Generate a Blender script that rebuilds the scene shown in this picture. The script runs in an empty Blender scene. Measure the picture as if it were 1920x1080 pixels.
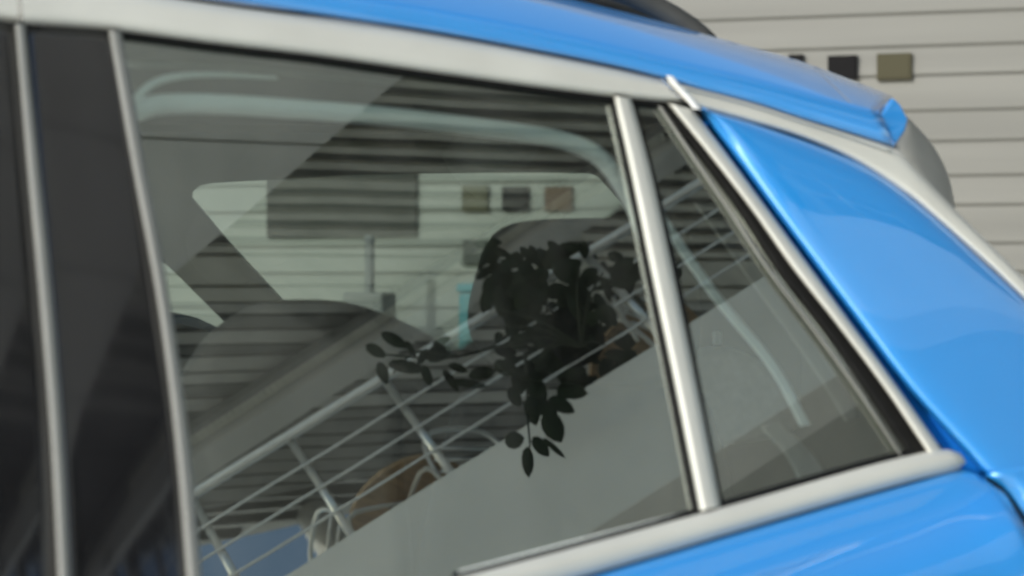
import bpy, bmesh, math, random
from mathutils import Vector, Matrix, noise
from mathutils.geometry import tessellate_polygon
random.seed(7)
R_ = math.radians
scene = bpy.context.scene
col = scene.collection

# ------------------------------------------------------------------ camera, sky, sun, exposure
HALF = R_(14)
CAM = Vector((0, 0, 1.3))
cd = bpy.data.cameras.new('camera'); cam = bpy.data.objects.new('camera', cd); col.objects.link(cam)
cam.location = CAM; cam.rotation_euler = (R_(90), 0, 0)
cd.sensor_width = 36; cd.angle = 2*HALF; cd.clip_end = 2000; cd.clip_start = .05
cd.dof.use_dof = True; cd.dof.focus_distance = 4.7; cd.dof.aperture_fstop = 4.2
scene.camera = cam
scene.render.resolution_x = 1024; scene.render.resolution_y = 576

SUN = Vector((-.56, -.66, .44)).normalized()
world = bpy.data.worlds.new("World"); scene.world = world; world.use_nodes = True
nt = world.node_tree; nt.nodes.clear()
sky = nt.nodes.new('ShaderNodeTexSky'); sky.sky_type = 'NISHITA'; sky.sun_disc = False; sky.dust_density = 1.5; sky.ozone_density = 1.0; sky.altitude = 0
sky.sun_elevation = math.asin(SUN.z); sky.sun_rotation = math.atan2(SUN.x, SUN.y)
bg = nt.nodes.new('ShaderNodeBackground'); bg.inputs[1].default_value = .15
wo = nt.nodes.new('ShaderNodeOutputWorld')
tn = nt.nodes.new('ShaderNodeMix'); tn.data_type = 'RGBA'; tn.blend_type = 'MULTIPLY'; tn.inputs[0].default_value = 1
tn.inputs[7].default_value = (.96, 1.03, 1.0, 1); nt.links.new(sky.outputs[0], tn.inputs[6]); nt.links.new(tn.outputs[2], bg.inputs[0]); nt.links.new(bg.outputs[0], wo.inputs[0])
sd = bpy.data.lights.new('sun', 'SUN'); sd.energy = 2.1; sd.angle = R_(.5); sd.color = (1, .965, .91)
sl = bpy.data.objects.new('sun', sd); col.objects.link(sl)
sl.rotation_euler = SUN.to_track_quat('Z', 'Y').to_euler()
scene.view_settings.view_transform = 'Standard'; scene.view_settings.look = 'None'
scene.view_settings.exposure = .62; scene.view_settings.gamma = 1
scene.cycles.max_bounces = 12; scene.cycles.transparent_max_bounces = 24
scene.cycles.diffuse_bounces = 4

# ------------------------------------------------------------------ geometry of the car side
YAW, TH = R_(30), R_(30)            # the car stands turned to the view; its side glass leans in
N = Vector((math.cos(TH)*math.sin(YAW), -math.cos(TH)*math.cos(YAW), math.sin(TH)))
U = Vector((math.cos(YAW), math.sin(YAW), 0))
INW = Vector((-math.sin(YAW), math.cos(YAW), 0))
P0 = Vector((0, 2.5, 1.3))
NF = Vector((-math.cos(TH)*math.sin(YAW), math.cos(TH)*math.cos(YAW), math.sin(TH)))
PF = P0 + INW*1.22
FPX = 960/math.tan(HALF)
def ray(px, py): return Vector(((px-960)/FPX, 1, -(py-540)/FPX))
def hit(px, py, p, n):
    d = ray(px, py); return CAM + d*((p-CAM).dot(n)/d.dot(n))
def S(px, py, w=0): return hit(px, py, P0+N*w, N)          # near side of the car
def FS(px, py, w=0): return hit(px, py, PF+NF*w, NF)       # far side of the car
def dep(px, py, y): return CAM + ray(px, py)*y
def mir(p): return p - 2*(p-P0).dot(N)*N
def RH(px, py, H):                                         # point at height H that the glass shows at (px,py)
    p = S(px, py); d = ray(px, py).normalized(); r = d - 2*d.dot(N)*N
    return p + r*((H-p.z)/r.z)
def RL(px, py, L):                                         # point the glass shows at (px,py), at path length L
    return mir(CAM + ray(px, py).normalized()*L)

# ------------------------------------------------------------------ materials
def mat(name, base=(.5,.5,.5), rough=.5, metal=0, coat=0, var=0, vscale=20, bump=0, bscale=60, ior=1.5, vscl=(1,1,1), rvar=0, cior=1.5):
    m = bpy.data.materials.new(name); m.use_nodes = True; t = m.node_tree; b = t.nodes['Principled BSDF']
    b.inputs['Base Color'].default_value = (*base, 1); b.inputs['Roughness'].default_value = rough
    b.inputs['Metallic'].default_value = metal; b.inputs['Coat Weight'].default_value = coat
    b.inputs['Coat Roughness'].default_value = .02; b.inputs['Coat IOR'].default_value = cior; b.inputs['IOR'].default_value = ior
    tc = t.nodes.new('ShaderNodeTexCoord'); mp = t.nodes.new('ShaderNodeMapping'); mp.inputs['Scale'].default_value = vscl
    t.links.new(tc.outputs['Object'], mp.inputs[0])
    n = t.nodes.new('ShaderNodeTexNoise'); n.inputs['Scale'].default_value = vscale; n.inputs['Detail'].default_value = 6
    t.links.new(mp.outputs[0], n.inputs['Vector'])
    r = t.nodes.new('ShaderNodeMapRange'); r.inputs[1].default_value = .3; r.inputs[2].default_value = .7
    r.inputs[3].default_value = 1-var; r.inputs[4].default_value = 1+var
    t.links.new(n.outputs[0], r.inputs[0])
    mx = t.nodes.new('ShaderNodeMix'); mx.data_type = 'RGBA'; mx.blend_type = 'MULTIPLY'; mx.inputs[0].default_value = 1
    mx.inputs[6].default_value = (*base, 1)
    t.links.new(r.outputs[0], mx.inputs[7]); t.links.new(mx.outputs[2], b.inputs['Base Color'])
    if rvar:
        r2 = t.nodes.new('ShaderNodeMapRange'); r2.inputs[1].default_value = .3; r2.inputs[2].default_value = .7
        r2.inputs[3].default_value = max(0, rough-rvar); r2.inputs[4].default_value = rough+rvar
        t.links.new(n.outputs[0], r2.inputs[0]); t.links.new(r2.outputs[0], b.inputs['Roughness'])
    if bump:
        n2 = t.nodes.new('ShaderNodeTexNoise'); n2.inputs['Scale'].default_value = bscale; n2.inputs['Detail'].default_value = 4
        t.links.new(mp.outputs[0], n2.inputs['Vector'])
        bp = t.nodes.new('ShaderNodeBump'); bp.inputs['Strength'].default_value = bump; bp.inputs['Distance'].default_value = .002
        t.links.new(n2.outputs[0], bp.inputs['Height']); t.links.new(bp.outputs[0], b.inputs['Normal'])
    return m

def paint_mat():
    m = mat('blue_paint', (.018, .285, .76), .34, .25, 1, .03, 3, cior=2.1)
    t = m.node_tree; b = t.nodes['Principled BSDF']
    tc = t.nodes.new('ShaderNodeTexCoord'); v = t.nodes.new('ShaderNodeTexVoronoi'); v.inputs['Scale'].default_value = 900
    t.links.new(tc.outputs['Object'], v.inputs['Vector'])
    mx = t.nodes.new('ShaderNodeMix'); mx.data_type = 'RGBA'; mx.inputs[0].default_value = .10
    mx.inputs[6].default_value = (.5, .5, 1, 1); t.links.new(v.outputs['Color'], mx.inputs[7])
    nm = t.nodes.new('ShaderNodeNormalMap'); nm.inputs[0].default_value = .55
    bp = t.nodes.new('ShaderNodeBump'); bp.inputs['Strength'].default_value = .25; bp.inputs['Distance'].default_value = .0006
    t.links.new(v.outputs['Distance'], bp.inputs['Height']); t.links.new(bp.outputs[0], b.inputs['Normal'])
    t.nodes.remove(nm); t.nodes.remove(mx)
    return m

def glass_mat(name, tint, refl, wave=0, dust=False):
    m = bpy.data.materials.new(name); m.use_nodes = True; t = m.node_tree; t.nodes.clear()
    o = t.nodes.new('ShaderNodeOutputMaterial'); mx = t.nodes.new('ShaderNodeMixShader')
    tr = t.nodes.new('ShaderNodeBsdfTransparent'); tr.inputs[0].default_value = (*tint, 1)
    t.links.new(tr.outputs[0], mx.inputs[1])
    if refl:
        gl = t.nodes.new('ShaderNodeBsdfGlossy'); gl.inputs['Roughness'].default_value = 0
        gl.inputs['Color'].default_value = (.93, 1, .94, 1)
        fr = t.nodes.new('ShaderNodeFresnel'); fr.inputs[0].default_value = 1.5
        ad = t.nodes.new('ShaderNodeMath'); ad.operation = 'ADD'; ad.use_clamp = True; ad.inputs[1].default_value = refl
        t.links.new(fr.outputs[0], ad.inputs[0]); t.links.new(ad.outputs[0], mx.inputs[0])
        if wave:
            tc = t.nodes.new('ShaderNodeTexCoord'); n = t.nodes.new('ShaderNodeTexNoise')
            n.inputs['Scale'].default_value = 6; n.inputs['Detail'].default_value = 0
            t.links.new(tc.outputs['Object'], n.inputs['Vector'])
            bp = t.nodes.new('ShaderNodeBump'); bp.inputs['Strength'].default_value = 1; bp.inputs['Distance'].default_value = wave
            t.links.new(n.outputs[0], bp.inputs['Height']); t.links.new(bp.outputs[0], gl.inputs['Normal'])
        t.links.new(gl.outputs[0], mx.inputs[2])
    else: mx.inputs[0].default_value = 0
    if dust:                                       # thin film of dust and wipe marks
        tc = t.nodes.new('ShaderNodeTexCoord'); mp = t.nodes.new('ShaderNodeMapping')
        mp.inputs['Rotation'].default_value = (0, R_(35), 0); mp.inputs['Scale'].default_value = (9, 3, 1.2)
        n = t.nodes.new('ShaderNodeTexNoise'); n.inputs['Scale'].default_value = 2.2; n.inputs['Detail'].default_value = 3
        t.links.new(tc.outputs['Object'], mp.inputs[0]); t.links.new(mp.outputs[0], n.inputs['Vector'])
        r = t.nodes.new('ShaderNodeMapRange'); r.inputs[1].default_value = .42; r.inputs[2].default_value = .75
        r.inputs[3].default_value = 0; r.inputs[4].default_value = .022
        n2 = t.nodes.new('ShaderNodeTexNoise'); n2.inputs['Scale'].default_value = 260; n2.inputs['Detail'].default_value = 1
        t.links.new(tc.outputs['Object'], n2.inputs['Vector'])
        r2 = t.nodes.new('ShaderNodeMapRange'); r2.inputs[1].default_value = .70; r2.inputs[2].default_value = .78
        r2.inputs[3].default_value = 0; r2.inputs[4].default_value = .05
        a = t.nodes.new('ShaderNodeMath'); a.operation = 'ADD'
        t.links.new(n.outputs[0], r.inputs[0]); t.links.new(n2.outputs[0], r2.inputs[0])
        t.links.new(r.outputs[0], a.inputs[0]); t.links.new(r2.outputs[0], a.inputs[1])
        df = t.nodes.new('ShaderNodeBsdfDiffuse'); df.inputs[0].default_value = (.6, .6, .56, 1)
        m2 = t.nodes.new('ShaderNodeMixShader'); t.links.new(a.outputs[0], m2.inputs[0])
        t.links.new(mx.outputs[0], m2.inputs[1]); t.links.new(df.outputs[0], m2.inputs[2]); mx = m2
    t.links.new(mx.outputs[0], o.inputs[0])
    return m

M = dict(
    paint=paint_mat(),
    alu=mat('satin_aluminium', (.54,.535,.495), .46, .25, .05, .05, 8, .05, 300, vscl=(1,1,1), rvar=.06),
    alu_dim=mat('grey_aluminium', (.24,.24,.225), .40, .3, 0, .05, 12, 0),
    rubber=mat('black_rubber', (.006,.006,.006), .55, 0, 0, .2, 60, .3, 400, ior=1.25),
    piano=mat('black_gloss', (.006,.006,.007), .05, 0, 0, .2, 10, 0, ior=1.75),
    glass=glass_mat('side_glass', (.91,.965,.935), .25, .00009, dust=True),
    glass_in=glass_mat('clear_glass', (.96,.98,.965), 0),
    glass_far=glass_mat('far_glass', (.90,.96,.935), .02),
    dark=mat('dark_trim', (.035,.035,.033), .6, 0, 0, .15, 30, .3, 300),
    head=mat('headliner', (.06,.062,.058), .9, 0, 0, .1, 80, .4, 600),
    seat=mat('dark_seat', (.0075,.008,.007), .8, 0, 0, .25, 90, .5, 700),
    greyseat=mat('grey_seat', (.42,.42,.40), .8, 0, 0, .12, 60, .5, 700),
    pale=mat('pale_trim', (.86,.90,.87), .5, 0, 0, .08, 10, .1),
    shelf=mat('felt_shelf', (.20,.26,.22), .95, 0, 0, .5, 260, .8, 500),
    plank=mat('cream_planks', (.145,.145,.135), .6, 0, 0, .12, 1.2, .2, 20, vscl=(.2,.2,4)),
    groove=mat('wall_core', (.12,.12,.112), .8),
    black=mat('dark_pane', (.004,.004,.005), .6, ior=1.2), shut=mat('shutter_grey', (.028,.028,.026), .6, ior=1.2),
    olive=mat('olive_pane', (.05,.046,.026), .5, ior=1.25), brown=mat('brown_pane', (.07,.04,.025), .5, ior=1.25),
    slat=mat('beige_slats', (.62,.60,.52), .55, 0, 0, .12, 2, .2, 30, vscl=(.3,4,1)),
    slat2=mat('half_shaded_slats', (.47,.46,.42), .55, 0, 0, .12, 2, .2, 30),  # this and the next tone put the soffit's distance shading into the colour
    slat3=mat('shaded_slats', (.19,.185,.17), .55, 0, 0, .15, 2, .2, 30),
    void=mat('ceiling_void', (.40,.39,.36), .9),
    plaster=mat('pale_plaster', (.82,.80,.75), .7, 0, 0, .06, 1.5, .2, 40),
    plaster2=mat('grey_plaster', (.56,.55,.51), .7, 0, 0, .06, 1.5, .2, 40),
    steel=mat('brushed_steel', (.72,.72,.70), .3, .7, 0, .05, 20),
    dsteel=mat('dark_steel', (.07,.07,.07), .5, .3),
    wood=mat('tan_wood', (.42,.27,.14), .5, 0, .2, .3, 6, .2, 60, vscl=(1,8,1)),
    leaf=mat('dark_leaf', (.010,.018,.008), .55, 0, 0, .5, 14, ior=1.3),
    stem=mat('plant_stem', (.015,.02,.01), .8), pot=mat('black_pot', (.007,.007,.007), .8, ior=1.2),
    ground=mat('concrete_ground', (.60,.58,.54), .85, 0, 0, .12, 1.4, .4, 40),
    teal=mat('teal_plastic', (.01,.12,.15), .5, 0, 0, .1, 8), post=mat('grey_post', (.10,.10,.10), .6),
    white=mat('white_paint', (.8,.8,.78), .5, 0, 0, .04, 6),
)
# reflection wobble of the gloss pillar covers is left to their shape

# ------------------------------------------------------------------ builders
def link(name, me, m, parent=None, smooth=False):
    o = bpy.data.objects.new(name, me); col.objects.link(o)
    if m and not me.materials: me.materials.append(m)
    if parent: o.parent = parent
    if smooth:
        for p in me.polygons: p.use_smooth = True
    return o
def tag(o, label=None, cat=None, group=None, kind=None):
    for k, v in (('label', label), ('category', cat), ('group', group), ('kind', kind)):
        if v: o[k] = v
    return o
def thing(name, label, cat, group=None):
    return tag(bpy.data.objects.new(name, None), label, cat, group)
def root(name, label, cat, loc=(0,0,0), group=None):
    o = thing(name, label, cat, group); col.objects.link(o); o.empty_display_size = .1
    return o
def mesh(verts, faces, name='m'):
    me = bpy.data.meshes.new(name); me.from_pydata([tuple(v) for v in verts], [], faces); me.validate(); me.update(); return me
def fixn(me):
    bm = bmesh.new(); bm.from_mesh(me); bmesh.ops.recalc_face_normals(bm, faces=bm.faces); bm.to_mesh(me); bm.free(); return me
def cat_rom(pts, n):
    P = [Vector(p) for p in pts]; L = [0]
    for a, b in zip(P, P[1:]): L.append(L[-1]+(b-a).length)
    out = []
    for i in range(n):
        s = L[-1]*i/(n-1); k = 0
        while k < len(P)-2 and L[k+1] < s: k += 1
        t = (s-L[k])/max(1e-9, L[k+1]-L[k])
        p1, p2 = P[k], P[k+1]; p0 = P[k-1] if k else p1*2-p2; p3 = P[k+2] if k+2 < len(P) else p2*2-p1
        a = (p2-p0)*.5; b = (p3-p1)*.5
        if k: a *= (p2-p1).length*2/((p2-p1).length+(p1-p0).length)
        if k+2 < len(P): b *= (p2-p1).length*2/((p2-p1).length+(p3-p2).length)
        out.append(p1*(2*t**3-3*t*t+1)+a*(t**3-2*t*t+t)+p2*(-2*t**3+3*t*t)+b*(t**3-t*t))
    return out
def grid_mesh(rows):
    n = len(rows[0]); v = [p for r in rows for p in r]
    f = [(i*n+j, i*n+j+1, (i+1)*n+j+1, (i+1)*n+j) for i in range(len(rows)-1) for j in range(n-1)]
    return mesh(v, f)
def loft(name, rows, m, parent, n=40, thick=0, proj=S, sub=0):
    """rows: [(pixel polyline on the side of the car, offset out of the glass plane)]"""
    rr = [[proj(p.x, p.y, w) for p in cat_rom([(a, b) for a, b in pl], n)] for pl, w in rows]
    o = link(name, fixn(grid_mesh(rr)), m, parent, True)
    if thick:
        s = o.modifiers.new('t', 'SOLIDIFY'); s.thickness = thick; s.offset = 0
    if sub:
        s = o.modifiers.new('s', 'SUBSURF'); s.levels = sub; s.render_levels = sub
    return o
def strip(name, A, B, w, bulge, back, m, parent, n=30, k=7, proj=S):
    """a moulding between edge A and edge B, crowned by bulge, with returned edges"""
    a = cat_rom(A, n); b = cat_rom(B, n); rows = []
    rows.append([proj(p.x, p.y, w-back) for p in a])
    for i in range(k+1):
        t = i/k; s = 1-(2*t-1)**4
        rows.append([proj(*(p.lerp(q, t)), w+bulge*s - (.25*bulge*(t))) for p, q in zip(a, b)])
    rows.append([proj(p.x, p.y, w-back) for p in b])
    rows.append(rows[0])
    return link(name, fixn(grid_mesh(rows)), m, parent, True)
def mixl(A, B, t, n=40):
    a, b = cat_rom(A, n), cat_rom(B, n); return [tuple(p.lerp(q, t)) for p, q in zip(a, b)]
def prism(name, poly, w, back, m, parent, bev=0, proj=S, n=None, holes=(), smooth=False):
    nn = (N if proj is S else NF) if n is None else n
    allp = [poly]+[list(h) for h in holes]
    flat = [p for l in allp for p in l]
    tri = tessellate_polygon([[Vector((x, y, 0)) for x, y in l] for l in allp])
    F0 = [proj(x, y, w) for x, y in flat]; B0 = [p-nn*back for p in F0]; k = len(flat)
    fs = [tuple(t) for t in tri]+[tuple(i+k for i in reversed(t)) for t in tri]
    if not holes: fs = [tuple(range(k)), tuple(range(2*k-1, k-1, -1))]
    s = 0
    for l in allp:
        c = len(l); fs += [(s+i, s+(i+1) % c, k+s+(i+1) % c, k+s+i) for i in range(c)]; s += c
    o = link(name, fixn(mesh(F0+B0, fs)), m, parent, smooth)
    if bev:
        b = o.modifiers.new('b', 'BEVEL'); b.width = bev; b.segments = 3
    return o
def tube(name, pts, r, m, parent=None, seg=10, n=0):
    P = cat_rom(pts, n) if n else [Vector(p) for p in pts]
    vs, fs = [], []; prev = None
    for i, p in enumerate(P):
        d = (P[min(i+1, len(P)-1)]-P[max(i-1, 0)]).normalized()
        if prev is None: a = d.orthogonal().normalized()
        else: a = (prev-d*prev.dot(d)).normalized()
        prev = a; b = d.cross(a)
        rr = r[0]+(r[1]-r[0])*i/(len(P)-1) if isinstance(r, tuple) else r
        vs += [p+(a*math.cos(2*math.pi*j/seg)+b*math.sin(2*math.pi*j/seg))*rr for j in range(seg)]
    for i in range(len(P)-1):
        for j in range(seg): fs.append((i*seg+j, i*seg+(j+1) % seg, (i+1)*seg+(j+1) % seg, (i+1)*seg+j))
    fs += [tuple(range(seg)), tuple(range(len(vs)-1, len(vs)-1-seg, -1))]
    return link(name, fixn(mesh(vs, fs)), m, parent, True)
def slab(name, P, h, m, parent=None, bev=0):
    """polygon P of world points extruded by vector h"""
    k = len(P); v = [Vector(p) for p in P]; v += [p+Vector(h) for p in v]
    f = [tuple(range(k)), tuple(range(2*k-1, k-1, -1))]+[(i, (i+1) % k, k+(i+1) % k, k+i) for i in range(k)]
    o = link(name, fixn(mesh(v, f)), m, parent)
    if bev: b = o.modifiers.new('b', 'BEVEL'); b.width = bev; b.segments = 2
    return o
def box(name, c, ax, ay, az, m, parent=None, bev=0):
    c, ax, ay, az = map(Vector, (c, ax, ay, az))
    return slab(name, [c-ax-ay-az, c+ax-ay-az, c+ax+ay-az, c-ax+ay-az], az*2, m, parent, bev)
def disc(name, c, r, h, m, parent, seg=32, bev=0):
    c = Vector(c)
    return slab(name, [c+Vector((math.cos(2*math.pi*i/seg)*r, math.sin(2*math.pi*i/seg)*r, 0)) for i in range(seg)], (0,0,h), m, parent, bev)

# ------------------------------------------------------------------ ground
g = slab('ground', [(-400,-400,0), (400,-400,0), (400,400,0), (-400,400,0)], (0,0,-.2), M['ground']); g['kind'] = 'structure'

# ------------------------------------------------------------------ wall behind the car
WD = Vector((math.cos(R_(16)), -math.sin(R_(16)), 0)); WN = Vector((-math.sin(R_(16)), -math.cos(R_(16)), 0)); WP = Vector((0, 14.8, 0))
def W(px, py, w=0): return hit(px, py, WP+WN*w, WN)
wall = root('clad_wall', 'cream horizontally boarded wall with small dark square windows behind the blue car', 'wall')
c = WP+WD*0
box('wall_core', c+Vector((0,0,4))-WN*.092, WD*16, WN*.1, (0,0,4), M['groove'], wall)
seams = [-40, 24, 86, 141, 208, 266, 331, 386, 458, 512, 582, 640, 705, 760]
zs = [W(1800, y).z for y in seams]
pitch = (zs[0]-zs[-1])/(len(zs)-1)
while zs[0] < 7.9: zs.insert(0, zs[0]+pitch)
while zs[-1] > .2: zs.append(zs[-1]-pitch)
for i in range(len(zs)-1):
    z1, z0 = zs[i]-.009, zs[i+1]+.009
    a = c-WD*16; b = c+WD*16
    v = []
    for e in (a, b):
        for (z, d) in ((z0, -.02), (z0, .018), (z0+.012, .022), (z1, .010), (z1, -.02)):
            v.append(Vector((e.x, e.y, z))+WN*(d-.0))
    f = [(j, (j+1) % 5, 5+(j+1) % 5, 5+j) for j in range(5)]+[tuple(range(5)), tuple(range(9, 4, -1))]
    link('plank', fixn(mesh(v, f)), M['plank'], wall)
def wall_window(x0, y0, x1, y1, m):
    p = [W(x0,y0,.05), W(x1,y0,.05), W(x1,y1,.05), W(x0,y1,.05)]
    zt = (p[0].z+p[1].z)/2; zb = (p[2].z+p[3].z)/2
    p[0].z = p[1].z = zt; p[2].z = p[3].z = zb
    fr = slab('window', p, -WN*.12, m, wall)
    q = [p[0].lerp(p[2], .07), p[1].lerp(p[3], .07), p[2].lerp(p[0], .07), p[3].lerp(p[1], .07)]
    slab('pane', [v+WN*.006 for v in q], -WN*.004, m, fr)
for x0, y0, x1, y1, k in ((1478,102,1506,148,'black'), (1552,104,1607,149,'black'), (1644,100,1709,149,'olive'),
        (866,348,914,396,'olive'), (941,350,990,395,'black'), (1021,350,1072,395,'brown'), (868,450,912,496,'dark'),
        (500,215,780,444,'shut')):
    wall_window(x0, y0, x1, y1, M[k])
# things in front of the wall
pp = W(693, 540, .6)
ps = root('signpost', 'slim grey post on a dark square base before the cream wall, seen through the car', 'post')
bz = W(693, 560, .6).z
tube('pole', [(pp.x, pp.y, .0), (pp.x, pp.y, W(693,440,.6).z)], .035, M['post'], ps)
tz = W(690, 549, .6).z
box('base_box', (pp.x, pp.y, tz/2), WD*.15, WN*.15, (0,0,tz/2), M['post'], ps, .02)
tb = root('teal_bin', 'teal plastic bin near the cream wall, glimpsed beside the headrest', 'bin')
q = W(876, 548, .8)
box('body', (q.x+.06, q.y, q.z/2), WD*.08, WN*.16, (0,0,q.z/2), M['teal'], tb, .03)
box('lid', (q.x+.06, q.y, q.z+.03), WD*.09, WN*.175, (0,0,.03), M['teal'], tb, .015)

# ------------------------------------------------------------------ the car
car = root('car', 'bright blue car with satin silver window trim, seen close at its rear side window', 'car')

# --- glass: outer face mirrors, the rest of the pane is clear
def pane(name, poly, proj=S, w=0, m='glass', refl=True):
    nn = N if proj is S else NF
    o = prism(name, poly, w, .0035, M[m], car, 0, proj)
    me = o.data; me.materials.append(M['glass_in'])
    for p in me.polygons: p.material_index = 0 if p.normal.dot(N) > .9 else 1
    return o
pane('door_glass', [(214,50), (1170,170), (1340,975), (700,1150), (370,1150)])
pane('quarter_glass', [(1176,176), (1262,188), (1760,860), (1336,975)])

# --- upper silver window frame
TOP = [(-60,-30), (200,-22), (380,5), (640,40), (800,64), (1000,100), (1150,130), (1232,150)]
BOT = [(44,46), (205,57), (400,82), (600,106), (800,135), (1000,163), (1150,182), (1285,196)]
strip('upper_frame', [(38,-30), (200,-22), (380,5), (640,40), (800,64), (1000,100), (1150,130), (1236,150)], BOT, .008, .012, .03, M['alu'], car, 60, 9)
strip('upper_frame', [(-200,-60), (0,-35), (30,-32)], [(-200,34), (0,38), (36,44)], .008, .012, .03, M['alu'], car, 8, 9)
strip('frame_seal', [(x, y-6) for x, y in BOT], [(x-3, y+9) for x, y in BOT], .004, .002, .012, M['rubber'], car, 50)
# groove between roof and frame
strip('drip_channel', [(300,-14), (480,12), (640,30), (800,55), (1000,91), (1150,121), (1240,142)],
      [(300,-6), (480,19), (640,37), (800,62), (1000,98), (1150,128), (1240,148)], .004, .001, .02, M['dark'], car, 40)

# --- roof side in paint, from the drip channel over the crease to the crown
low = [(200,-40), (380,-8), (640,32), (800,56), (1000,92), (1150,122), (1236,143), (1320,168), (1420,194), (1500,220), (1600,250), (1672,272)]
loft('roof_side', [
    (low, -.012), (low, .016),
    ([(x, y-7) for x, y in low], .022),
    ([(200,-68), (420,-40), (640,-6), (800,20), (1000,58), (1150,92), (1250,116), (1340,136), (1420,154), (1500,175), (1580,196), (1650,214)], .020),
    ([(200,-74), (420,-46), (640,-13), (800,12), (1000,49), (1150,82), (1250,106), (1340,127), (1420,146), (1500,168), (1580,190), (1648,208)], .013),
    ([(200,-110), (420,-85), (640,-50), (800,-28), (1000,10), (1150,45), (1250,72), (1340,95), (1420,116), (1500,138), (1590,165), (1662,192)], -.035),
    ([(200,-140), (420,-115), (640,-80), (800,-55), (1000,-18), (1150,18), (1250,44), (1325,66), (1420,92), (1500,115), (1590,148), (1672,180)], -.10),
    ([(200,-140), (420,-115), (640,-80), (800,-52), (1000,-12), (1150,24), (1250,50), (1325,72), (1420,98), (1500,122), (1590,155), (1674,186)], -.22),
    ([(200,-120), (420,-95), (640,-60), (800,-25), (1000,20), (1150,60), (1250,85), (1325,108), (1420,132), (1500,155), (1590,185), (1674,215)], -.55),
], M['paint'], car, 70, .001)
roof = loft('roof_panel', [
    ([(200,-118), (640,-58), (1000,22), (1250,90), (1674,220)], -.56),
    ([(200,60), (640,110), (1000,170), (1250,215), (1674,300)], -1.2)], M['paint'], car, 20, .01)
# spoiler end facet
prism('spoiler_tip', [(1674,181), (1690,196), (1704,224), (1698,245), (1678,274), (1668,258), (1650,215), (1662,200)], .012, .10, M['paint'], car, .004)
# hairline seam on the spoiler
tube('seam_line', [S(1540,140,-.03), S(1566,164,-.012), S(1592,190,.010), S(1612,206,.017)], .0006, M['alu_dim'], car, 6)
# --- silver blade between spoiler and rear quarter
strip('rear_blade', [(1240,142), (1320,166), (1420,193), (1500,219), (1600,249), (1674,274), (1725,325), (1790,392), (1860,462), (1990,590)],
      [(1290,196), (1312,204), (1400,227), (1500,257), (1600,300), (1700,364), (1760,414), (1810,458), (1870,512), (1990,630)], .006, .010, .05, M['alu'], car, 80, 10)
loft('spoiler_end_cap', [
    ([(1700,216), (1697,245), (1676,276), (1700,310), (1790,400)], .010),
    ([(1704,222), (1714,262), (1722,300), (1742,336), (1789,396)], .004),
    ([(1710,228), (1742,268), (1764,306), (1778,344), (1790,392)], -.03),
    ([(1708,226), (1744,266), (1768,306), (1782,344), (1791,390)], -.10),
    ([(1700,236), (1730,276), (1750,310), (1765,350), (1780,392)], -.30)], M['alu_dim'], car, 24, .001)
# thin raised line on the blade
tube('blade_bead', [S(x, y, .019) for x, y in ((1262,160), (1340,178), (1420,200), (1500,226), (1600,258), (1672,284))], .0016, M['alu'], car, 6, 30)
strip('blade_joint', [(1248,142), (1262,160), (1284,184), (1300,204)], [(1262,142), (1276,160), (1298,182), (1316,206)], .021, .004, .02, M['white'], car, 12)

# --- rear quarter in paint
FE = [(1306,204), (1345,256), (1400,330), (1450,398), (1500,465), (1600,598), (1700,730), (1800,842), (1846,892)]
def sh(pl, dx, dy=0): return [(x+dx, y+dy) for x, y in pl]
tope = [(1312,204), (1400,228), (1500,258), (1600,301), (1700,365), (1810,460), (1870,514), (1990,634), (2040, 690)]
FE2 = [(1312,206), (1352,258), (1407,331), (1457,399), (1507,466), (1607,599), (1707,730), (1806,840), (1850,890)]
FE3 = sh(FE2, 14, -3)
RE = [(1313,204), (1420,234), (1600,301), (1700,365), (1810,460), (1990,634), (2080,760), (2160,880), (2200,960)]
rows = [(FE, -.04), (FE2, .000), (sh(FE2, 7, -1), .009), (sh(FE2, 14, -3), .012)]
for t, w in ((.06,.0150), (.15,.0172), (.3,.0186), (.45,.0192), (.6,.0192), (.75,.0182), (.88,.0155), (.96,.011), (1,.003)):
    rows.append((mixl(FE3, RE, t), w))
rows.append((RE, -.03))
loft('rear_quarter_panel', rows, M['paint'], car, 60, .001)
# lower quarter: from the pillar foot down
loft('lower_quarter_panel', [
    ([(1846,892), (1886,922), (1926,984), (1990,1100), (2030,1200)], -.02),
    ([(1850,890), (1892,920), (1933,982), (1996,1098), (2036,1200)], .012),
    ([(1870,884), (1920,900), (1970,960), (2030,1080), (2080,1200)], .020),
    ([(1990,860), (2060,900), (2120,960), (2160,1080), (2200,1200)], .024)], M['paint'], car, 20, .001)
# dark shut line recess in front of the quarter
strip('shut_recess', sh(FE, -34, 4), sh(FE, 8, 4), -.04, .0, .01, M['paint'], car, 40)
# --- quarter window surround
LT = [(1250,192), (1337,300), (1410,395), (1484,500), (1570,610), (1658,728), (1740,850)]
RT = [(1300,206), (1371,300), (1446,402), (1520,503), (1600,612), (1680,722), (1768,846)]
strip('quarter_trim', LT, RT, .010, .009, .03, M['alu'], car, 40, 9)
strip('quarter_seal', [(1240,200), (1322,300), (1392,398), (1460,505), (1545,615), (1626,730), (1708,852)], sh(LT, 2), .003, .002, .012, M['rubber'], car, 40)
strip('inner_bead', [(1233,199), (1300,300), (1368,400), (1438,506), (1523,618), (1607,734), (1688,856)],
      [(1241,199), (1308,298), (1375,397), (1444,503), (1528,614), (1612,730), (1693,856)], .004, .003, .01, M['alu_dim'], car, 40, 5)
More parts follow.
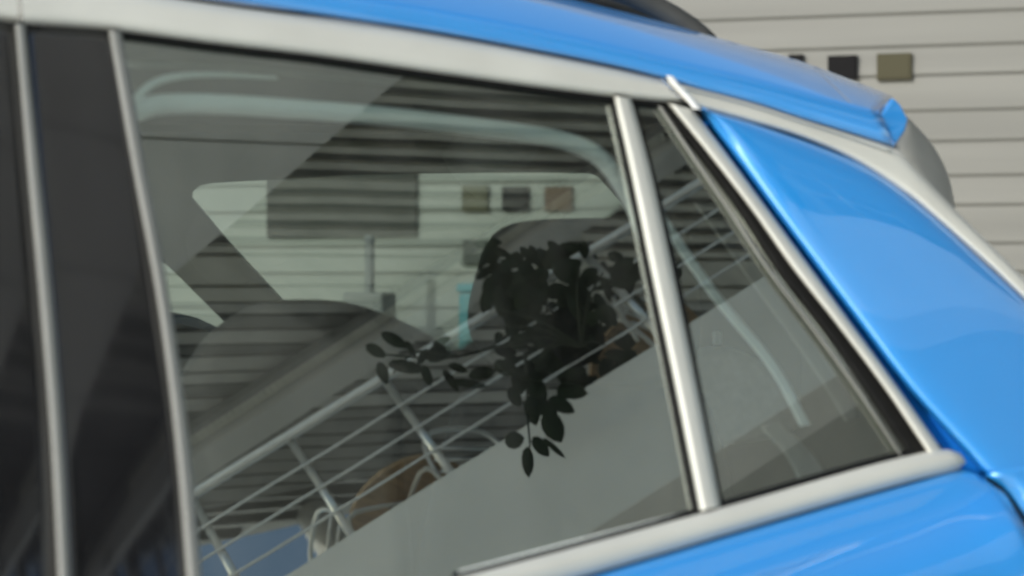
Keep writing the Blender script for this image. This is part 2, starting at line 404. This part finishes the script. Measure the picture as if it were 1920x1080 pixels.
# --- divider bar
strip('divider_seal', [(1142,178), (1208,500), (1300,968)], [(1192,184), (1270,500), (1360,960)], .001, .002, .008, M['rubber'], car, 20)
strip('divider_bar', [(1150,180), (1182,320), (1219,500), (1265,720), (1312,958)], [(1184,184), (1220,320), (1260,500), (1306,720), (1352,950)], .006, .012, .02, M['alu'], car, 30, 12)
# --- front pillar covers and their trims
def cover(name, A, B, b0, b1):
    rows = [(A, -.02)]+[(mixl(A, B, i/10), .0045+b0*(1-(2*i/10-1)**2)+b1*i/10) for i in range(11)]+[(B, -.02)]
    loft(name, rows, M['piano'], car, 40, .001)
cover('pillar_cover', [(46,42), (70,340), (100,700), (124,1160)], [(215,56), (262,340), (302,620), (340,860), (366,1160)], .0009, .001)
cover('door_pillar_cover', [(-300,20), (-260,400), (-250,1160)], [(32,42), (56,300), (84,600), (106,900), (118,1160)], .003, .0015)
strip('pillar_trim', [(28,44), (50,300), (74,560), (95,820), (112,1140)], [(48,46), (74,300), (100,560), (120,820), (136,1140)], .010, .007, .02, M['alu_dim'], car, 30, 9)
strip('glass_edge_trim', [(203,56), (246,300), (294,560), (328,820), (355,1140)], [(228,60), (272,300), (318,560), (354,820), (384,1140)], .008, .007, .02, M['alu_dim'], car, 30, 9)
# --- belt moulding
BT = [(700,1125), (860,1084), (1050,1034), (1355,952), (1600,882), (1700,856), (1770,843), (1800,850)]
BM = [(760,1140), (930,1098), (1110,1052), (1370,982), (1600,916), (1710,886), (1790,862), (1808,862)]
BB = [(800,1160), (1000,1106), (1190,1052), (1400,990), (1600,932), (1720,899), (1800,878), (1811,866)]
loft('belt_moulding', [(BT, -.01), (BT, .012), (mixl(BT, BM, .2, 30), .020), (mixl(BT, BM, .7, 30), .024), (BM, .023),
     (mixl(BM, BB, .5, 30), .019), (BB, .014), (BB, -.01)], M['alu'], car, 50, .001)
strip('belt_seal', sh(BT[1:7], -6, -12), sh(BT[1:7], -4, 4), .003, .003, .01, M['rubber'], car, 40)
strip('glass_run_lip', [(860,1070), (1050,1020), (1340,944), (1600,872), (1640,862)], [(862,1079), (1052,1028), (1345,951), (1602,877), (1642,868)], .004, .001, .01, M['pale'], car, 30)
# --- door skin below the belt
DB = [(700,1190), (1000,1112), (1190,1056), (1400,994), (1600,936), (1720,903), (1806,880), (1846,894)]
D2 = [(700,1200), (1000,1120), (1190,1066), (1400,1003), (1600,944), (1720,908), (1800,890), (1850,902)]
D3 = [(700,1300), (1100,1180), (1340,1090), (1520,1030), (1700,975), (1800,940), (1860,922), (1884,926)]
D4 = [(700,1400), (1100,1300), (1360,1210), (1560,1140), (1740,1080), (1840,1040), (1890,1000), (1920,984)]
D5 = [(700,1700), (1100,1650), (1360,1600), (1560,1560), (1740,1500), (1880,1400), (1980,1250), (2020,1200)]
loft('door_skin', [(DB, -.02), (DB, .006), (D2, .016), (mixl(D2, D3, .4), .024), (mixl(D2, D3, .8), .031), (D3, .036),
     (mixl(D3, D4, .15), .049), (mixl(D3, D4, .5), .080), (D4, .112), (D5, .14)], M['paint'], car, 60, .001)

# --- roof rail
tube('roof_rail', [S(x, y, -.16) for x, y in ((300,-200), (700,-110), (960,-62), (1090,-34), (1170,-14), (1240,18), (1300,56), (1330,84))], (.017), M['dark'], car, 14, 50)
slab('rail_foot', [S(1068,-6,-.20), S(1130,-8,-.20), S(1300,60,-.20), S(1310,80,-.20), S(1080,30,-.20)], INW*.03, M['dark'], car)

# --- interior
# headliner
hl = loft('headliner', [
    ([(-200,20), (205,64), (600,112), (1000,170), (1250,200), (1700,300)], -.03),
    ([(-200,70), (205,95), (600,135), (1000,185), (1250,215), (1700,300)], -.12)], M['head'], car, 20, .01)
hn = [S(x, y, -.12) for x, y in ((-200,70), (205,95), (600,135), (1000,185), (1250,215), (1700,300))]
hf = [FS(x, 236, 0) for x in (-300, 150, 560, 960, 1250, 1540)]
link('ceiling_lining', fixn(grid_mesh([hn, [a.lerp(b, .5)+Vector((0,0,.04)) for a, b in zip(hn, hf)], hf])), M['head'], car, True)
# far side with its window openings
hole_main = [(346,352), (348,338), (360,328), (385,323), (480,318), (640,309), (780,306), (1000,305), (1088,307), (1105,314), (1190,408), (1296,520), (1296,664), (900,660), (700,658), (615,652), (530,560), (430,452)]
hole_front = [(100,330), (200,392), (312,487), (437,612), (432,618), (415,617), (370,596), (330,586), (100,560)]
hole_rear = [(1322,575), (1336,560), (1372,606), (1410,650), (1440,700), (1322,700)]
prism('far_side_panel', [(-100,225), (1540,236), (1700,400), (1850,620), (1880,1500), (-100,1500)], 0, .04, M['dark'], car, 0, FS, holes=[hole_main, hole_front, hole_rear])
o = prism('far_window_glass', [(90,250), (1500,250), (1500,760), (90,760)], -.045, .0035, M['glass_far'], car, 0, FS)
# thin pale reveal on the far window top edge
tube('far_window_lip', [FS(x, y, .004) for x, y in ((350,334), (385,322), (480,317), (640,308), (780,305), (1000,304), (1090,306), (1110,316), (1192,409))], .0018, M['pale'], car, 6)
# far door top with felt strip
prism('far_door_sill', [(600,656), (1296,664), (1296,700), (640,690)], .03, .05, M['shelf'], car, .003, FS)
# curved pale roof lining moulding just inside the near glass
tube('roof_moulding', [S(x, y, -.045) for x, y in ((246,212), (300,196), (420,196), (560,205), (700,216), (860,234), (980,250), (1070,268), (1130,300), (1180,370), (1215,450))], .0125, M['pale'], car, 14, 70)
tube('moulding_hook', [S(x, y, -.045) for x, y in ((246,205), (262,178), (290,155), (340,142), (420,140), (520,146))], (.006,.002), M['pale'], car, 12, 30)
tube('upper_moulding', [S(x, y, -.07) for x, y in ((240,118), (400,122), (600,138), (800,160), (1000,190), (1150,214))], .006, M['alu_dim'], car, 12, 30)
# seats
def cushion(name, pts, y, thick, m, rnd=.035):
    pl = cat_rom([(a, b) for a, b in pts]+[pts[0]], 60)[:-1]
    cx = sum(p.x for p in pl)/len(pl); cy = sum(p.y for p in pl)/len(pl)
    rings = []; prof = [(.0, .80, 0), (.02, .93, 0), (.25, .99, 0), (.5, 1, 0), (.75, .99, 0), (.98, .93, 0), (1, .80, 0)]
    for t, s, _ in prof:
        yy = y-thick/2+thick*t
        base = [dep(cx+(p.x-cx), cy+(p.y-cy), y) for p in pl]; cc = dep(cx, cy, y)
        rings.append([cc+(b-cc)*s+Vector((0, yy-y, 0)) for b in base])
    k = len(pl); v = [p for r in rings for p in r]; f = []
    for i in range(len(rings)-1):
        for j in range(k): f.append((i*k+j, i*k+(j+1) % k, (i+1)*k+(j+1) % k, (i+1)*k+j))
    f += [tuple(range(k)), tuple(range(len(v)-1, len(v)-1-k, -1))]
    return link(name, fixn(mesh(v, f)), m, car, True)
cushion('seat_back', [(300,1200), (322,760), (372,650), (430,595), (490,568), (570,561), (650,567), (730,592), (800,626), (838,654), (849,682), (830,712), (760,760), (740,1200)], 3.05, .14, M['seat'])
cushion('headrest', [(902,478), (922,442), (955,421), (1010,412), (1100,409), (1200,411), (1275,420), (1300,470), (1310,640), (1280,720), (1000,715), (950,700), (905,664), (880,625), (877,580), (888,528)], 3.25, .14, M['seat'])
cushion('seat_back', [(960,690), (1260,690), (1330,760), (1400,1200), (820,1200), (850,760)], 3.35, .14, M['seat'])
cushion('headrest', [(1290,668), (1310,654), (1350,650), (1395,660), (1440,692), (1470,735), (1490,800), (1380,830), (1290,820)], 3.55, .12, M['greyseat'])
prism('rear_shelf', [(1250,684), (1420,686), (1430,698), (1250,696)], .22, .04, M['pale'], car, .002, FS)
# strips modelled inside the quarter glass to stand in for its diagonal reflections
strip('reflection_strip', [(1215,390), (1330,555), (1440,690), (1500,800)], [(1236,385), (1348,548), (1458,684), (1520,796)], -.10, .002, .004, M['pale'], car, 24)
strip('wide_reflection_strip', [(1300,380), (1430,560), (1530,700), (1585,790)], [(1335,378), (1465,556), (1564,696), (1612,782)], -.16, .003, .01, M['alu_dim'], car, 24)
strip('reflection_strip', [(1420,800), (1470,850), (1500,905)], [(1462,792), (1520,846), (1550,892)], -.13, .002, .004, M['alu_dim'], car, 12)
# small white block that stands in for a sun highlight in the cabin
box('sun_highlight', dep(1345, 634, 3.4), (.007,0,0), (0,.008,0), (0,.011,0) if False else (0,0,.012), M['white'], car, .004)
# floor and rear closing panel
slab('floor_pan', [S(-300,1500,-.02), S(2300,1400,-.02), FS(1870,1300,0), FS(-300,1300,0)], (0,0,-.02), M['dark'], car)
slab('tailgate', [S(1930,640,-.04), S(2060,1400,-.04), FS(1870,1300,0), FS(1535,260,0), S(1660,320,-.1)], U*.02, M['dark'], car)

# ------------------------------------------------------------------ terrace building behind the camera (mirrored in the glass)
HS, HR, HC = 6.0, .76, 9.0
def hor(a, b, H): return RH(*a, H), RH(*b, H)
bld = root('terrace_building', 'white terrace building with slatted soffit mirrored in the car glass', 'building')
e0, e1 = hor((520,1085), (1210,655), HS)
ED = (e1-e0).normalized(); EN = Vector((ED.y, -ED.x, 0))        # EN points away from the car if positive
if EN.dot(e0-P0) < 0: EN = -EN
A = e0-ED*9; B = e1+ED*14
fa, fb = hor((830,1075), (1300,885), HS)
# slab with its deep fascia
fasH = .76
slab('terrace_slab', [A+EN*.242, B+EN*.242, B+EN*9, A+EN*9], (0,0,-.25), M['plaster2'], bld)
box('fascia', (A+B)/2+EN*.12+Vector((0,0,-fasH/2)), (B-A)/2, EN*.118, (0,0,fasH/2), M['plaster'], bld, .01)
# handrail, posts, cables
rail = root('terrace_railing', 'steel railing with horizontal cables along the terrace edge', 'railing')
def onedge(px, py):
    q = RH(px, py, HS); t = (q-e0).dot(ED); return e0+ED*t
pts_ = [onedge(655,1000), onedge(850,895), onedge(1250,640)]
d0 = (pts_[2]-pts_[1]).length
posts = pts_+[pts_[2]+ED*d0*i for i in range(1, 6)]+[pts_[0]-ED*(pts_[1]-pts_[0]).length*i for i in range(1, 7)]
for p in posts: tube('post', [p+EN*.03, p+EN*.03+Vector((0,0,HR))], .021, M['steel'], rail, 12)
tube('handrail', [A+Vector((0,0,HR+.02)), B+Vector((0,0,HR+.02))], .026, M['steel'], rail, 12)
for k in (.22, .47, .72):
    tube('cable', [A+Vector((0,0,HR*k)), B+Vector((0,0,HR*k))], .0075, M['steel'], rail, 8)

# soffit: area seen in the glass, boundary points mapped to its height
SD = U.copy()                                              # slats run along the car
k0, k1 = RH(740,130,HC), RH(300,510,HC)                    # edge between plain ceiling and slats
s0, s1 = RH(380,1022,HC), RH(700,955,HC)                   # far edge, sky beyond
KD = (k1-k0).normalized(); SE = (s1-s0).normalized()
def isect(p, d, q, e):
    m = d.x*(-e.y)+e.x*d.y; r = q-p; t = (r.x*(-e.y)+e.x*r.y)/m; return p+d*t
SN = Vector((-SD.y, SD.x, 0))
if SN.dot(k1-k0) > 0: SN = -SN          # SN grows away from the sky edge
base = s0
slat_w = .052
print('ks', k0, k1, 's', s0, s1, 'edge', e0, e1, 'dist', (k0-P0).length, (s1-P0).length)
lo = min((p-base).dot(SN) for p in (s0, s1))-1.5
hi = 4.8
i = 0; off = lo
while off < hi and i < 110:
    if off > 1.98: wv, gap = (.044, .040, .050)[i % 3], (.066, .058, .07, .062)[i % 4]
    elif off > 1.78: wv, gap = .18, .03
    else: wv, gap = (.078, .066, .09, .06, .082)[i % 5], (.020, .014, .024)[i % 3]
    p = base+SN*off
    a = isect(p, SD, k0, KD); b = a+SD*22
    # clip by the sky edge line
    sside = Vector((-SE.y, SE.x, 0)); sside = sside if sside.dot(k0-s0) > 0 else -sside
    if (a-s0).dot(sside) < 0 or (b-s0).dot(sside) < 0:
        x = isect(p, SD, s0, SE)
        if (a-s0).dot(sside) < 0 and (b-s0).dot(sside) < 0: off += wv+.045; i += 1; continue
        if (a-s0).dot(sside) < 0: a = x
        else: b = x
    if (b-a).length > .3 and (b-a).dot(SD) > 0:
        slab('slat', [a, b, b+SN*wv, a+SN*wv], (0,0,.05 if i % 4 else .09), M['slat'] if off > 1.7 else M['slat2'] if off > .9 and i % 5 not in (0, 3) else M['slat3'], bld)  # darker tones toward the sky edge paint the shading of the soffit
    off += wv+gap; i += 1
far = isect(s0, SE, k0, KD)
q3 = s0+SE*26
void = slab('soffit_board', [far-SE*.2, q3, q3+sside*14, isect(q3+sside*14, SE, k0, KD)], (0,0,.1), M['void'], bld)
void.location.z = .10
# fascia beam along the sky edge
box('edge_beam', (far+q3)/2+Vector((0,0,.12))+sside*.14-SE*3, (q3-far)/2+SE*3, sside*.14, (0,0,.12), M['plaster2'], bld)
# plain lower ceiling left of the slats
kk0 = k0-KD*5; kk1 = far+KD*.1
for j in range(9):
    a = kk0+(kk1-kk0)*j/9; b = kk0+(kk1-kk0)*(j+1)/9
    a2 = a-SD*5; b2 = b-SD*5
    g_ = (b-a).normalized()*.012
    slab('ceiling_panel', [a+g_, b-g_, b2-g_, a2+g_], (0,0,.08), M['plaster'], bld).location.z = -.10
slab('panel_backing', [kk0, kk1, kk1-SD*5, kk0-SD*5], (0,0,.06), M['void'], bld).location.z = .0
# ceiling beam above the terrace
HB = 8.85
b0, b1 = RH(370,880,HB), RH(1150,372,HB)
BD = (b1-b0).normalized(); BNm = Vector((-BD.y, BD.x, 0))
bw = abs((RH(370,908,HB)-b0).dot(BNm))
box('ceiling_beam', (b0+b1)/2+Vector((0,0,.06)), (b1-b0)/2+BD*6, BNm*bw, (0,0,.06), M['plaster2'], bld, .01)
bs = BNm if BNm.dot(RH(370,820,HB)-b0) > 0 else -BNm
box('cable_tray', (b0+b1)/2+bs*(bw+.12)+Vector((0,0,.08)), (b1-b0)/2+BD*6, BNm*.02, (0,0,.03), M['slat3'], bld)
for j in range(90):
    p = b0+(b1-b0)*(j/89*1.3-.15)+bs*(bw+.05)+Vector((0,0,.08))
    box('grille_bar', p, BD*.02, BNm*.04, (0,0,.012), M['slat'], bld)
# columns of the building
def column(px, py, H, r, m):
    p = RH(px, py, H); tube('column', [(p.x, p.y, .0), (p.x, p.y, H)], r, m, bld, 16)
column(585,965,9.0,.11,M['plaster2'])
column(188,1010,9.0,.10,M['dsteel'])
column(300,985,9.0,.05,M['steel'])
column(95,1035,9.0,.07,M['dsteel'])
for t in (.15, .85):
    p = A.lerp(B, t)+EN*4; tube('column', [(p.x,p.y,0), (p.x,p.y,HS-.25)], .2, M['plaster2'], bld, 20)

# terrace furniture, seen from below through the railing
def table(px, py, label):
    t = root('cafe_table', label, 'table', group='tables on the terrace')
    p = RH(px, py, HS+.74); c0 = Vector((p.x, p.y, HS))
    disc('tabletop', c0+Vector((0,0,.74)), .33, .03, M['wood'], t, 36, .008)
    tube('pedestal', [c0+Vector((0,0,.03)), c0+Vector((0,0,.74))], .03, M['steel'], t)
    for k in range(4):
        a = k*math.pi/2+.4; tube('foot', [c0+Vector((0,0,.05)), c0+Vector((math.cos(a)*.3, math.sin(a)*.3, .02))], .018, M['steel'], t)
def chair(px, py, rz, label, hz=.8):
    t = root('cafe_chair', label, 'chair', group='tubular chairs on the terrace')
    p = RH(px, py, HS+hz); o = Vector((p.x, p.y, HS)); ca, sa = math.cos(rz), math.sin(rz)
    def L(x, y, z): return o+Vector((x*ca-y*sa, x*sa+y*ca, z))
    for s in (-1, 1):
        tube('leg', [L(s*.23,-.22,0), L(s*.23,-.22,.62), L(s*.25,-.18,.67), L(s*.25,.16,.67), L(s*.24,.22,.60), L(s*.22,.26,0)], .013, M['steel'], t, 8, 28)
    tube('back_frame', [L(-.22,.20,.44), L(-.22,.25,.74), L(-.14,.28,.84), L(.14,.28,.84), L(.22,.25,.74), L(.22,.20,.44)], .013, M['steel'], t, 8, 28)
    slab('seat', [L(-.22,-.22,.44), L(.22,-.22,.44), L(.21,.20,.44), L(-.21,.20,.44)], (0,0,.02), M['wood'], t, .006)
    for k in range(3): tube('back_slat', [L(-.21,.235+.012*k,.56+.08*k), L(.21,.235+.012*k,.56+.08*k)], .010, M['steel'], t, 6)
table(770,960,'round tan table on the terrace, between the two lower railing posts in the glass')
table(1215,672,'round tan table on the terrace, behind the leafy plant in the glass')
chair(835,905,.5,'tubular steel chair arching just left of the middle railing post')
chair(690,1000,2.2,'tubular steel chair in front of the lower tan table')
chair(1150,650,.2,'tubular steel chair behind the plant beside the upper tan table')

# planter with a dark leafy plant hung outside the rail
plant = root('potted_plant', 'dark broad-leaved plant trailing over the terrace railing, mirrored in the glass', 'plant')
PL = 9.1
pc = onedge(1110,740)-EN*.32
def LP(px, py, dl=0): return RL(px, py, PL+dl)
pot = RL(1070, 625, PL+.35)
slab('pot', [pot+Vector((math.cos(a)*.12, math.sin(a)*.12, -.12)) for a in [2*math.pi*i/20 for i in range(20)]], (0,0,.18), M['pot'], plant, .01)
tube('hook', [pot+Vector((0,0,.08)), pot+Vector((0,0,.5)), onedge(1110,740)+Vector((0,0,HR))], .01, M['dsteel'], plant, 6)
px2m = 2*math.tan(HALF)/1920*PL
right = Vector((1,0,0)); upv = Vector((0,0,1))
def leaf(px, py, ang, ln, wd, dl=0, tilt=0, cup=.15):
    """ang: direction in the glass of the leaf axis, degrees from right, up positive; sizes in pixels"""
    c0 = CAM+ray(px, py).normalized()*(PL+dl)
    a = R_(ang); d = right*math.cos(a)+upv*math.sin(a); s = -right*math.sin(a)+upv*math.cos(a)
    d = (d+Vector((0,math.sin(tilt)*.9,0))).normalized(); nn = s.cross(d)
    ln *= px2m; wd *= px2m
    v = []; rows_ = [(-.5,.0), (-.38,.34), (-.15,.5), (.12,.48), (.34,.30), (.5,.0)]
    vs = []
    for t, w in rows_:
        arch = nn*(cup*ln*(t*t))
        if w == 0: vs.append(c0+d*ln*t+arch)
        else: vs += [c0+d*ln*t+s*wd*w+arch+nn*wd*.14, c0+d*ln*t+arch, c0+d*ln*t-s*wd*w+arch+nn*wd*.14]
    f = [(0,1,2), (0,2,3)]
    for i in range(3):
        b = 1+i*3; f += [(b,b+3,b+4,b+1), (b+1,b+4,b+5,b+2)]
    f += [(10,13,11), (11,13,12)]
    me = mesh([mir(p) for p in vs], f)
    return link('leaf', me, M['leaf'], plant, True)
def twig(pts, r=(.010,.004)):
    tube('stem', [RL(x, y, PL) for x, y in pts], r, M['stem'], plant, 6, 14)
# left branch
twig([(1000,640), (930,650), (860,668), (800,672), (720,664)])
twig([(860,668), (780,660), (735,700)])
for a in ((738,638,-28,66,32), (703,658,-30,50,34), (716,700,-70,52,26), (762,688,-10,84,40), (822,662,20,60,40), (800,705,-70,50,26), (846,714,-55,58,26),
          (828,640,25,44,20), (880,720,-8,80,26), (792,668,60,40,20), (860,690,-20,46,26), (770,655,-60,44,18), (905,700,10,60,34)): leaf(a[0], a[1], a[2], a[3]*.9, a[4]*random.uniform(.6,.95))
# hanging branch
twig([(985,660), (990,720), (990,780)])
tube('stem', [RL(990,770,PL-.1), RL(993,810,PL-.5), RL(995,835,PL-.55), RL(991,855,PL-.55)], (.006,.004), M['stem'], plant, 6, 10)
for a in ((965,824,15,40,36), (990,866,-88,62,26), (1016,836,-50,50,28), (1040,800,-60,66,44), (1042,838,-42,60,12), (966,744,-60,44,28),
          (1000,770,-75,60,34), (975,715,-80,54,36), (1030,770,-50,60,34), (1010,735,-70,70,40), (1055,760,-30,60,30), (950,690,-20,56,34), (1075,735,-10,60,34)): leaf(a[0], a[1], a[2], a[3]*.92, a[4]*.86, -.55 if a[1] > 790 else -.2)
# the crown
blobs = [(1000,515,80,52,24), (950,565,58,75,26), (1045,590,95,85,66), (1110,670,95,62,32), (1010,665,80,55,26), (1195,505,75,40,20), (1150,545,70,50,14), (1100,480,80,24,11), (915,480,34,24,6), (1130,740,50,30,8), (1080,720,60,40,10)]
for (cx, cy, rx, ry, n) in blobs:
    for _ in range(n):
        while True:
            u, v_ = random.uniform(-1,1), random.uniform(-1,1)
            if u*u+v_*v_ < 1: break
        leaf(cx+u*rx, cy+v_*ry, random.gauss(-60,75), random.uniform(34,66), random.uniform(17,33), random.uniform(.2,1.25), random.uniform(-.7,.7), random.uniform(-.1,.3))
for k in range(9):
    a = random.uniform(0, 6.28); twig([(1090,650), (1070+60*math.cos(a), 600+50*math.sin(a)), (1060+120*math.cos(a), 580+85*math.sin(a))])
